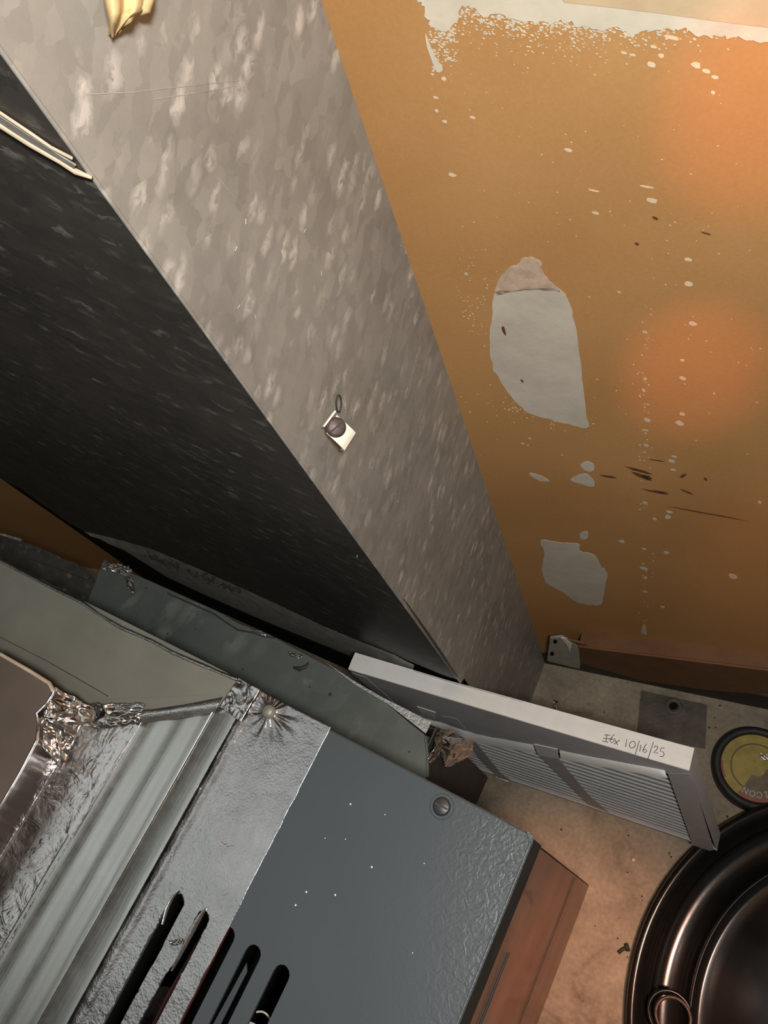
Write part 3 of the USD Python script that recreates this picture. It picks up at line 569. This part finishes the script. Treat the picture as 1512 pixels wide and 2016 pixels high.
part(plen, 'scribe_line', tube([onz(p, ZP + .0022) for p in ((0, 1254), (90, 1300), (150, 1334), (215, 1372))], 0.0004, 5), m_alu)
# raised brown box at the far left with a rounded corner, its skirt and edge
ZB = 0.835
bc = [(-260, 1125), (0, 1288), (60, 1322), (98, 1346), (106, 1362), (92, 1385), (72, 1404), (76, 1428), (72, 1458), (40, 1520), (0, 1588), (-260, 2010)]
part(plen, 'side_box_top', slab([onz(p, ZB) for p in bc], (0, 0, 1), -0.0015), m_brown, label='brown shiny raised box with a rounded corner')
sk = [(106, 1362), (92, 1385), (72, 1404), (76, 1428), (72, 1458), (40, 1520), (0, 1588), (-260, 2010)]
lo2 = [(172, 1398), (140, 1420), (100, 1444), (106, 1468), (100, 1500), (62, 1570), (0, 1662), (-260, 2060)]
m_skirt = plain('dark_brown_skirt', (0.075, 0.055, 0.05), 0.25, 0.3, var=0.2)
part(plen, 'side_box_skirt', sheet(np.stack([[onz(p, ZB - .001) for p in sk], [(onz(p, ZB) + onz(q_, .795)) / 2 + [-.004, 0, 0] for p, q_ in zip(sk, lo2)], [onz(q_, .797) for q_ in lo2]]), .001), m_skirt, True)
part(plen, 'side_box_edge', tube([onz(p, ZB) for p in bc[4:]], .0012, 6), m_foil2, True)
part(plen, 'side_box_edge', tube([onz(p, ZB) for p in bc[1:5]], .0016, 6), m_copper, True, label='coppery lit edge')
crn = crumple(onz((100, 1344), .836), onz((190, 1392), .800), onz((196, 1440), .793), onz((78, 1412), .835), 46, .006, 3, .10)
part(plen, 'corner_foil', crn, m_foil2, True, label='crumpled foil over the corner')
part(plen, 'corner_foil', crumple(onz((72, 1408), .826), onz((168, 1416), .798), onz((120, 1520), .797), onz((76, 1470), .815), 40, .006, 5, .06), m_foil2, True)
part(plen, 'corner_foil', crumple(onz((176, 1382), .798), onz((300, 1380), .792), onz((280, 1424), .789), onz((196, 1440), .790), 40, .006, 9, .14), m_foil2, True)
part(plen, 'ridge_tape', strip_surface([(-0.793, .793), (-0.799, .7965), (-0.812, .796), (-0.83, .798)], lambda r: -0.125, ynear, 20, .0004), m_foil2, True)

# =================================================================== return boot (the ledge behind the furnace)
boot = thing('return_boot', (-0.4, 0.04, 0.39), 'greenish galvanised return boot between furnace back and tall duct', 'duct boot')
ZL = 0.66
lp = [(205, 1102), (245, 1122), (330, 1160), (430, 1205), (470, 1228), (530, 1250), (600, 1288), (661, 1320), (710, 1350), (763, 1386), (800, 1418), (836, 1446), (842, 1520), (838, 1534)]
lpoly = [onz(p, ZL) for p in lp]; xr = lpoly[-1][0]
lpoly += [np.array([xr, YB + .0005, ZL]), np.array([onz((170, 1192), ZL)[0], YB + .0005, ZL])]
part(boot, 'top_sheet', slab(lpoly, (0, 0, 1), -0.001), m_ledge)
part(boot, 'end_panel', box((-0.190, YB + .0005, 0.392), (-0.1885, 0.062, ZL - .0012)), m_soot, label='sooty dark end panel')
part(boot, 'body', box((onz((170, 1192), ZL)[0] + .02, YB + .0005, 0.392), (-0.191, 0.052, ZL - .0012)), m_soot)
part(boot, 'end_rim', tube([onz(p, ZL + .0004) for p in ((842, 1530), (842, 1490), (838, 1450))], .0012, 6), m_ledge)
fp = [(640, 1305), (700, 1344), (752, 1374), (796, 1396), (849, 1424), (838, 1446), (800, 1416), (763, 1387), (700, 1350)]
part(boot, 'bent_flap', slab([onz(p, ZL + .001) + [0, 0.0006, 0] for p in fp], (0, 0, 1), 0.0008), m_alu, label='bright bent flap at the corner')
wv = [onz(p, ZL + .0006) for p in ((330, 1168), (420, 1208), (440, 1222), (468, 1240), (500, 1246), (515, 1252), (540, 1256))]
part(boot, 'wavy_edge', tube(wv, .0008, 6), m_soot, True)
# crumpled foil at both ends
part(boot, 'corner_foil', crumple(onz((838, 1500), ZL + .004), onz((868, 1432), ZL + .004), onx((900, 1432), -.187), onx((842, 1510), -.187), 44, .007, 21, .12), m_foil2, True, label='crumpled foil at the right end')
part(boot, 'corner_foil', crumple(onx((862, 1448), -.186), onx((930, 1452), -.184), onx((938, 1486), -.184), onx((868, 1516), -.186), 44, .006, 31, .07, .6), m_foil2, True)
part(boot, 'corner_foil', crumple(onz((192, 1100), ZL + .003), onz((262, 1112), ZL + .003), onz((268, 1140), ZL + .002), onz((196, 1128), ZL + .002), 40, .008, 41, .25), m_foil2, True, label='crumpled foil at the left end')
part(boot, 'corner_foil', crumple(onz((236, 1126), ZL + .002), onz((262, 1134), ZL + .002), onz((268, 1172), ZL + .002), onz((258, 1176), ZL + .002), 24, .005, 43, .2), m_foil2, True)
part(boot, 'foil_bits', cat(*[crumple(onz((x - w, y - h), ZL + .001), onz((x + w, y), ZL + .001), onz((x + w * .7, y + h), ZL + .001), onz((x - w * .6, y + h * .3), ZL + .001), 14, .003, 50 + x, .1) for x, y, w, h in ((582, 1290, 18, 8), (505, 1242, 14, 4), (520, 1250, 8, 3))]), m_foil2, True, kind='stuff')
# dark leaf-like scraps and specks on the boot top
part(boot, 'dark_scrap', tube([onz(p, ZL + .0012) for p in ((578, 1314), (590, 1317), (602, 1312), (608, 1304))], [.0012, .0022, .0018, .0008], 6), m_rubber, True)
sp = []
for x, y, r in ((650, 1367, 3.5), (610, 1352, 2), (300, 1225, 2), (330, 1248, 2.4), (385, 1238, 2), (288, 1158, 2.5), (806, 1480, 1.8), (478, 1318, 2.2)):
    c = onz((x, y), ZL); s_ = lathe([(0.0001, .0008), (r * .0004, .0005), (r * .00045, 0)], c, 8); sp.append(s_)
part(boot, 'specks', cat(*sp), m_soot, kind='stuff')
# low dark ducting beyond the left end
lowd = thing('low_duct', (-0.80, 0.05, 0.50), 'dark galvanised duct piece low behind the plenum at the left', 'duct')
low = [onz(p, .52) for p in ((-200, 985), (-20, 1044), (62, 1072), (110, 1092), (178, 1135), (190, 1150), (168, 1196), (-200, 1010 + 60))]
part(lowd, 'top_sheet', slab(low, (0, 0, 1), -0.002), m_galvd)
part(lowd, 'cleat', slab([onz(p, .524) for p in ((60, 1082), (150, 1108), (178, 1132), (170, 1140), (110, 1118), (54, 1098))], (0, 0, 1), -0.0035), m_galvd)
part(lowd, 'cleat', slab([onz(p, .5245) for p in ((0, 1049), (40, 1060), (36, 1064), (0, 1053))], (0, 0, 1), -0.004), m_galv)

# =================================================================== pleated air filter
O = np.array([0.0038, 0.1478, 0.4692]); U = np.array([-0.9807, -0.1117, -0.1603]); U /= np.linalg.norm(U)
V = np.array([0.1653, -0.0370, -0.9855]); V -= U * (U @ V); V /= np.linalg.norm(V); NF = np.cross(U, V); NF /= np.linalg.norm(NF)
if NF[1] > 0: NF = -NF
S = 0.406; TH = 0.0225
def fp3(s, t, d=0.0):
    """Point of the filter: s along the top from the right end, t down, d behind the front face; the left end warps up a little."""
    w = max(0.0, s - 0.28)
    return O + U * s + V * t - NF * d + np.array([0, 0, 0.10]) * w * max(0, 1 - t / 0.2)
def fslab(poly, d0, d1):
    G0 = [fp3(s, t, d0) for s, t in poly]
    pg = trimesh.creation.extrude_polygon(Polygon(poly), 1.0, engine='earcut'); Vv = np.array(pg.vertices)
    return trimesh.Trimesh(np.array([fp3(x, y, d0 + (d1 - d0) * z) for x, y, z in Vv]), pg.faces, process=False)
fil = thing('air_filter', fp3(S / 2, S, TH / 2), 'square pleated air filter in a white card frame leaning behind the furnace', 'air filter')
ss = np.linspace(0, S, 30)
def bar(f, nseg, w0, w1):
    pass
top_pts = np.stack([[fp3(s, 0.0, TH) for s in ss], [fp3(s, -.0006, TH / 2) for s in ss], [fp3(s, 0.0, 0) for s in ss]])
part(fil, 'frame_top', sheet(top_pts, .0012), m_card, label='white top edge of the card frame')
part(fil, 'frame_side', fslab([(0, 0), (0, S), (.0014, S), (.0014, 0)], 0.0004, TH), m_cardg)
part(fil, 'frame_side', fslab([(S, 0), (S, S), (S - .0014, S), (S - .0014, 0)], 0.0004, TH), m_cardg)
part(fil, 'frame_bottom', fslab([(0, S - .0014), (0, S), (S, S), (S, S - .0014)], 0.0004, TH), m_cardg)
bd = 0.030
nseg = 24
def z7(x, y): return (1000 + x / 2.953, 1300 + y / 2.953)
def onf(px, d=0.0): return on(px, NF, O - NF * d)
def fpoly(name, px, d, t, m, label=None): return part(fil, name, slab([onf(p, d) for p in px], NF, t), m, label=label)
topl = [(s_, 0.0003) for s_ in np.linspace(0, S, 24)]
low_edge = [z7(*p) for p in ((-1040, 235), (-850, 248), (-620, 300), (-380, 360), (-180, 425), (0, 458), (150, 488), (290, 518), (450, 548), (600, 576), (750, 604), (890, 632), (930, 660))]
def inv(px, d=0.0):
    q = onf(px, d) - O; return (float(q @ U), float(q @ V))
lo_st = [inv(p) for p in low_edge]
lo_st = [(min(max(a_, 0.0005), S), b_) for a_, b_ in lo_st]
part(fil, 'front_border', fslab([(x_, 0.0003) for x_, _ in lo_st[::-1]] [:-1] + [(0.0005, .0003), (0.0005, lo_st[-1][1])] + [(x_, max(y_, .008)) for x_, y_ in lo_st[::-1]][::-1][::-1] if False else [(S, .0003)] + [(0.0005, .0003)] + [(0.0005, lo_st[-1][1])] + [(x_, max(y_, .008)) for x_, y_ in lo_st[::-1] if x_ < S], -0.0004, 0.0004), m_cardg, label='grey front border under the top edge')
part(fil, 'front_border', slab([onf(z7(*p), -.0008) for p in ((930, 655), (1052, 655), (1062, 662), (1198, 1098), (1176, 1106), (1066, 1070), (1068, 1050))], NF, .0006), m_cardg, label='grey front border at the right end')
part(fil, 'front_border', fslab([(0, S - .010), (0, S), (S, S), (S, S - .010)], -0.0006, 0.0004), m_cardg)
part(fil, 'front_border', fslab([(S - .02, .01), (S - .02, S), (S, S), (S, .01)], -0.0009, 0.0004), m_cardg)
for up3, lo3, lab3 in (([(300, 522), (450, 552), (600, 580), (750, 608), (880, 632), (912, 644)], [(308, 572), (450, 602), (600, 628), (750, 654), (882, 678), (926, 684)], 'pale inner card strip with a rounded end'), ([(-560, 318), (-380, 364), (-180, 430), (0, 462), (148, 490)], [(-530, 340), (-350, 410), (-180, 478), (0, 514), (160, 540)], None)):
    G = np.array([[onf(z7(*a_), -.0006), onf(((z7(*a_)[0] + z7(*b_)[0]) / 2, (z7(*a_)[1] + z7(*b_)[1]) / 2), -.004), onf(z7(*b_), -.006)] for a_, b_ in zip(up3, lo3)])
    part(fil, 'inner_strip', sheet(G, .0004), m_card, True, label=lab3)
NPL = 19
tt = np.linspace(.012, S - .008, NPL * 2 + 1); G = np.array([[fp3(s_, t, .0030 if k % 2 else .0215) for s_ in (.006, S * .33, S * .66, S - .006)] for k, t in enumerate(tt)])
part(fil, 'pleated_media', sheet(G, .0006), m_media)
for k in range(1, len(tt), 2):
    part(fil, 'pleat_ridge', tube([fp3(s_, tt[k], .0024) for s_ in (.006, S * .5, S - .006)], .0016, 6), m_ridge, True)
part(fil, 'backing', fslab([(.004, .004), (.004, S - .004), (S - .004, S - .004), (S - .004, .004)], TH - .0014, TH - .0004), m_cardg)
fpoly('support_strip', [z7(*p) for p in ((178, 548), (296, 570), (375, 665), (470, 780), (585, 880), (470, 838), (330, 700), (240, 610))], -.0002, .0008, m_cardg)
fpoly('support_strip', [(868, 1408), (900, 1414), (985, 1520), (1010, 1538), (980, 1530), (950, 1500)], -.0002, .0008, m_cardg)
fpoly('frame_tab', [z7(*p) for p in ((150, 484), (288, 514), (296, 570), (178, 550))], -.0012, .0008, m_card, 'pale card tab over the support strip')
fpoly('frame_tab', [(821, 1390), (858, 1402), (856, 1419), (832, 1408)], -.0012, .0008, m_card)
# handwriting on the top edge
ink = []
def top_h(p):
    d_ = -(on(zp(*p), V, O) - O) @ NF; return 0.00125 + 0.0006 * max(0.0, 1 - abs(d_ - TH / 2) / (TH / 2))
def zp(x, y): return (1160 + x / 5.815, 1420 + y / 5.815)
strokes = [[(205, 148), (190, 238)], [(172, 158), (242, 160)], [(162, 196), (262, 202)], [(150, 224), (216, 242)], [(288, 150), (252, 190), (236, 225), (258, 246), (290, 228), (276, 204), (245, 208)], [(288, 196), (326, 272)], [(350, 214), (284, 262)],
           [(430, 205), (418, 292)], [(495 + 34 * math.cos(t) - 6 * math.sin(t), 268 + 38 * math.sin(t)) for t in np.linspace(-1.4, 5.0, 18)], [(575, 225), (552, 300), (528, 375)], [(592, 270), (578, 345)],
           [(655, 262), (624, 305), (611, 342), (638, 362), (660, 342), (646, 320), (616, 332)], [(735, 240), (702, 340), (668, 440)], [(740, 302), (762, 280), (786, 290), (774, 325), (738, 358), (792, 366)], [(862, 308), (826, 303), (812, 345), (845, 350), (860, 380), (840, 406), (810, 400)]]
for st in strokes:
    ink.append(tube([on(zp(*p), V, O - V * top_h(p)) for p in st], 0.00040, 5))
part(fil, 'handwriting', cat(*ink), m_ink, True, label='pencilled writing 16x 10/16/25')

# =================================================================== low things on the floor
tc = np.array([0.343, -0.0094, 0])
tub = thing('plastic_tub', tc, 'glossy black round plastic tub with a rolled rim on the floor', 'tub')
part(tub, 'rim', lathe([(.300, .044), (.318, .046), (.325, .049), (.3285, .054), (.327, .059), (.321, .061), (.314, .058), (.309, .050), (.303, .046)], tc - [0, 0, .012], 160), m_tub, True)
part(tub, 'wall', lathe([(.285, .0), (.292, .004), (.302, .034), (.300, .035), (.288, .006)], tc, 128), m_tub, 40)
part(tub, 'lid', lathe([(.306, .049), (.296, .038), (.284, .034), (.268, .036), (.258, .044), (.254, .058), (.2515, .066), (.249, .067), (.246, .062), (.238, .060), (.222, .064), (.205, .072), (.17, .083), (.12, .092), (.06, .097), (.0005, .098)], tc - [0, 0, .012], 160), m_tub, True)
part(tub, 'step_edge', lathe([(.2500, .0672), (.2512, .0680), (.2500, .0688), (.2488, .0680), (.2500, .0672)], tc - [0, 0, .012], 160), m_tubd, True)
rcx = onz((1325, 2000), .07)
for rr, dz, m_ in ((.021, .0, m_tubd), (.026, -.004, m_tub)):
    part(tub, 'ring', tube([rcx + [rr * math.cos(t) - (.004 if rr > .022 else 0), rr * math.sin(t), dz + .004] for t in np.arange(40) / 40 * 2 * math.pi], .0022, 8, True), m_gscrew if rr < .022 else m_tub, True)
# round tin with a yellow label
cc = np.array([0.0885, 0.2700, 0])
tin = thing('round_tin', cc, 'round black-rimmed tin with a worn yellow label on the floor by the baseboard', 'tin')
part(tin, 'rim', lathe([(.0480, .024), (.0485, .028), (.0515, .031), (.0560, .031), (.0595, .028), (.0605, .022), (.060, .0), (.052, 0)], cc, 72), m_rubber, True)
lab = part(tin, 'label', lathe([(.0005, .0255), (.0485, .0255), (.0485, .0225)], cc, 64), m_yellow, label='worn yellow round label')
part(lab, 'ring_line', lathe([(.0335, .0255), (.0340, .0262), (.0350, .0262), (.0355, .0255)], cc, 64), m_brownlab)
def arc_patch(r0, r1, a0, a1, z):
    A = np.radians(np.linspace(a0, a1, 20)); return ext(Polygon([(cc[0] + r1 * math.cos(t), cc[1] + r1 * math.sin(t)) for t in A] + [(cc[0] + r0 * math.cos(t), cc[1] + r0 * math.sin(t)) for t in A[::-1]]), z, .0004)
def ang(px): p = onz(px, .0255) - cc; return math.degrees(math.atan2(p[1], p[0]))
a_l, a_r = ang((1463, 1550)), ang((1530, 1570))
while a_r < a_l: a_r += 360
part(lab, 'brown_field', arc_patch(.012, .0425, a_l, a_l + 120, .0256), m_brownlab)
part(lab, 'red_band', arc_patch(.0428, .0482, a_l - 2, a_l + 120, .0257), m_red)
part(lab, 'red_band', arc_patch(.0450, .0484, ang((1434, 1512)) - 14, ang((1434, 1512)) + 16, .0257), m_red)
# the letters run round the rim, tops outward
word = 'ICON'
for k, ch in enumerate(word[::-1]):
    g = meshkit.text_mesh(ch, .0085, .0005, True); g.apply_translation((-g.bounds.mean(0)[0], 0, 0))
    am = math.radians(a_l + 7 + k * 14.5)
    rr = .0335; yv = np.array([math.cos(am), math.sin(am), 0]); xv = np.cross(yv, [0, 0, 1.0]); Tm = np.eye(4); Tm[:3, 0], Tm[:3, 1], Tm[:3, 2], Tm[:3, 3] = xv, yv, (0, 0, 1), cc + yv * rr + [0, 0, .0261]
    g.apply_transform(Tm); part(lab, 'letter', g, m_letter)
part(lab, 'shiny_dent', crumple(onz((1494, 1480), .027), onz((1515, 1486), .027), onz((1512, 1500), .027), onz((1496, 1494), .027), 16, .003, 77, .1), m_foil2, True)
# dark square metal plate with a hole
pc = onz((1325, 1425), 0)
plate = thing('floor_plate', pc, 'dark square metal plate with a screw hole on the concrete by the baseboard', 'plate')
part(plate, 'sheet', slab([onz(p, 0.0) for p in ((1262, 1360), (1392, 1388), (1388, 1474), (1254, 1448))], (0, 0, 1), .003, [[onz((1326 + 9 * math.cos(t), 1391 + 8 * math.sin(t)), 0.0) for t in np.arange(14) / 14 * 6.283]]), m_plate)
part(plate, 'washer', lathe([(.0075, .003), (.0085, .0045), (.0125, .0045), (.0135, .003)], onz((1326, 1391), 0), 28), m_plate, True)
part(plate, 'hole', lathe([(.0002, .0006), (.0075, .0006), (.0075, .0)], onz((1326, 1391), 0), 20), m_black)
# white end plate at the baseboard's corner
ep = thing('corner_plate', onw((1112, 1290), .02), 'small dirty white plate with two holes at the end of the baseboard', 'plate')
q4 = [(1084, 1252), (1106, 1250), (1130, 1262), (1148, 1274), (1142, 1312), (1112, 1305), (1078, 1296)]
part(ep, 'sheet', slab([onw(p, .016) for p in q4], WN, .004), m_plaster)
for p in ((1093, 1263), (1087, 1287)):
    part(ep, 'hole', slab([onw((p[0] + 4 * math.cos(t), p[1] + 4 * math.sin(t)), .0201) for t in np.arange(10) / 10 * 6.283], WN, .0004), m_black)
part(ep, 'torn_flap', slab([onw(p, .021) for p in ((1104, 1254), (1112, 1256), (1126, 1268), (1122, 1282), (1116, 1268))], WN, .001), m_card)
st_ = thing('wood_splinter', onw((1145, 1268), .016), 'thin pinkish wood splinter lying along the baseboard top beside the white plate', 'splinter')
part(st_, 'sliver', slab([onw(p, .017) for p in ((1118, 1256), (1150, 1264), (1175, 1275), (1150, 1272))], WN, .003), m_base)
# small litter
fo = thing('foil_scrap', onz((1095, 1387), 0), 'tiny bright foil scrap on the floor beyond the filter', 'scrap')
part(fo, 'flake', crumple(onz((1089, 1376), .001), onz((1100, 1380), .001), onz((1097, 1400), .002), onz((1088, 1392), .002), 16, .004, 71, .05), m_foil2, True)
cr = thing('crumb', onz((1247, 1693), 0), 'tiny pale round crumb on the floor between furnace and tub', 'crumb')
s_ = trimesh.creation.icosphere(2, .0032); s_.vertices *= 1 + 0.25 * (meshkit.noise(np.array(s_.vertices) * 500, 3)[:, None] - .5); s_.apply_translation(onz((1247, 1693), 0) + [0, 0, .0026]); part(cr, 'grain', s_, m_chip, True)
nl = thing('bent_nail', onz((1226, 1868), 0), 'short bent black nail on the floor near the black tub', 'nail')
part(nl, 'shank', tube([onz(p, .003) for p in ((1217, 1876), (1224, 1870), (1232, 1866))], .0024, 8), m_rubber, True)
part(nl, 'head', tube([onz((1232, 1858), .003), onz((1235, 1866), .004), onz((1236, 1872), .003)], .0030, 8), m_rubber, True)
sv = thing('grey_sliver', onz((995, 1528), .0), 'grey sliver of sheet metal lying on the floor by the filter bottom', 'sliver')
part(sv, 'strip', slab([onz(p, .004) for p in ((978, 1520), (1004, 1530), (1000, 1540), (976, 1530))], (0, 0, 1), -.0035), m_cardg)
stn = []
for _ in range(60):
    x, y = rng.uniform(960, 1480), rng.uniform(1330, 1990); r = rng.uniform(.0006, .0018)
    stn.append(lathe([(.0001, r * .6), (r * .8, r * .4), (r, 0)], onz((x, y), 0), 6))
gr = thing('floor_grit', (0, .1, 0), 'scattered dark grit on the bare concrete', 'grit', kind='stuff')
part(gr, 'grains', cat(*stn), m_soot)
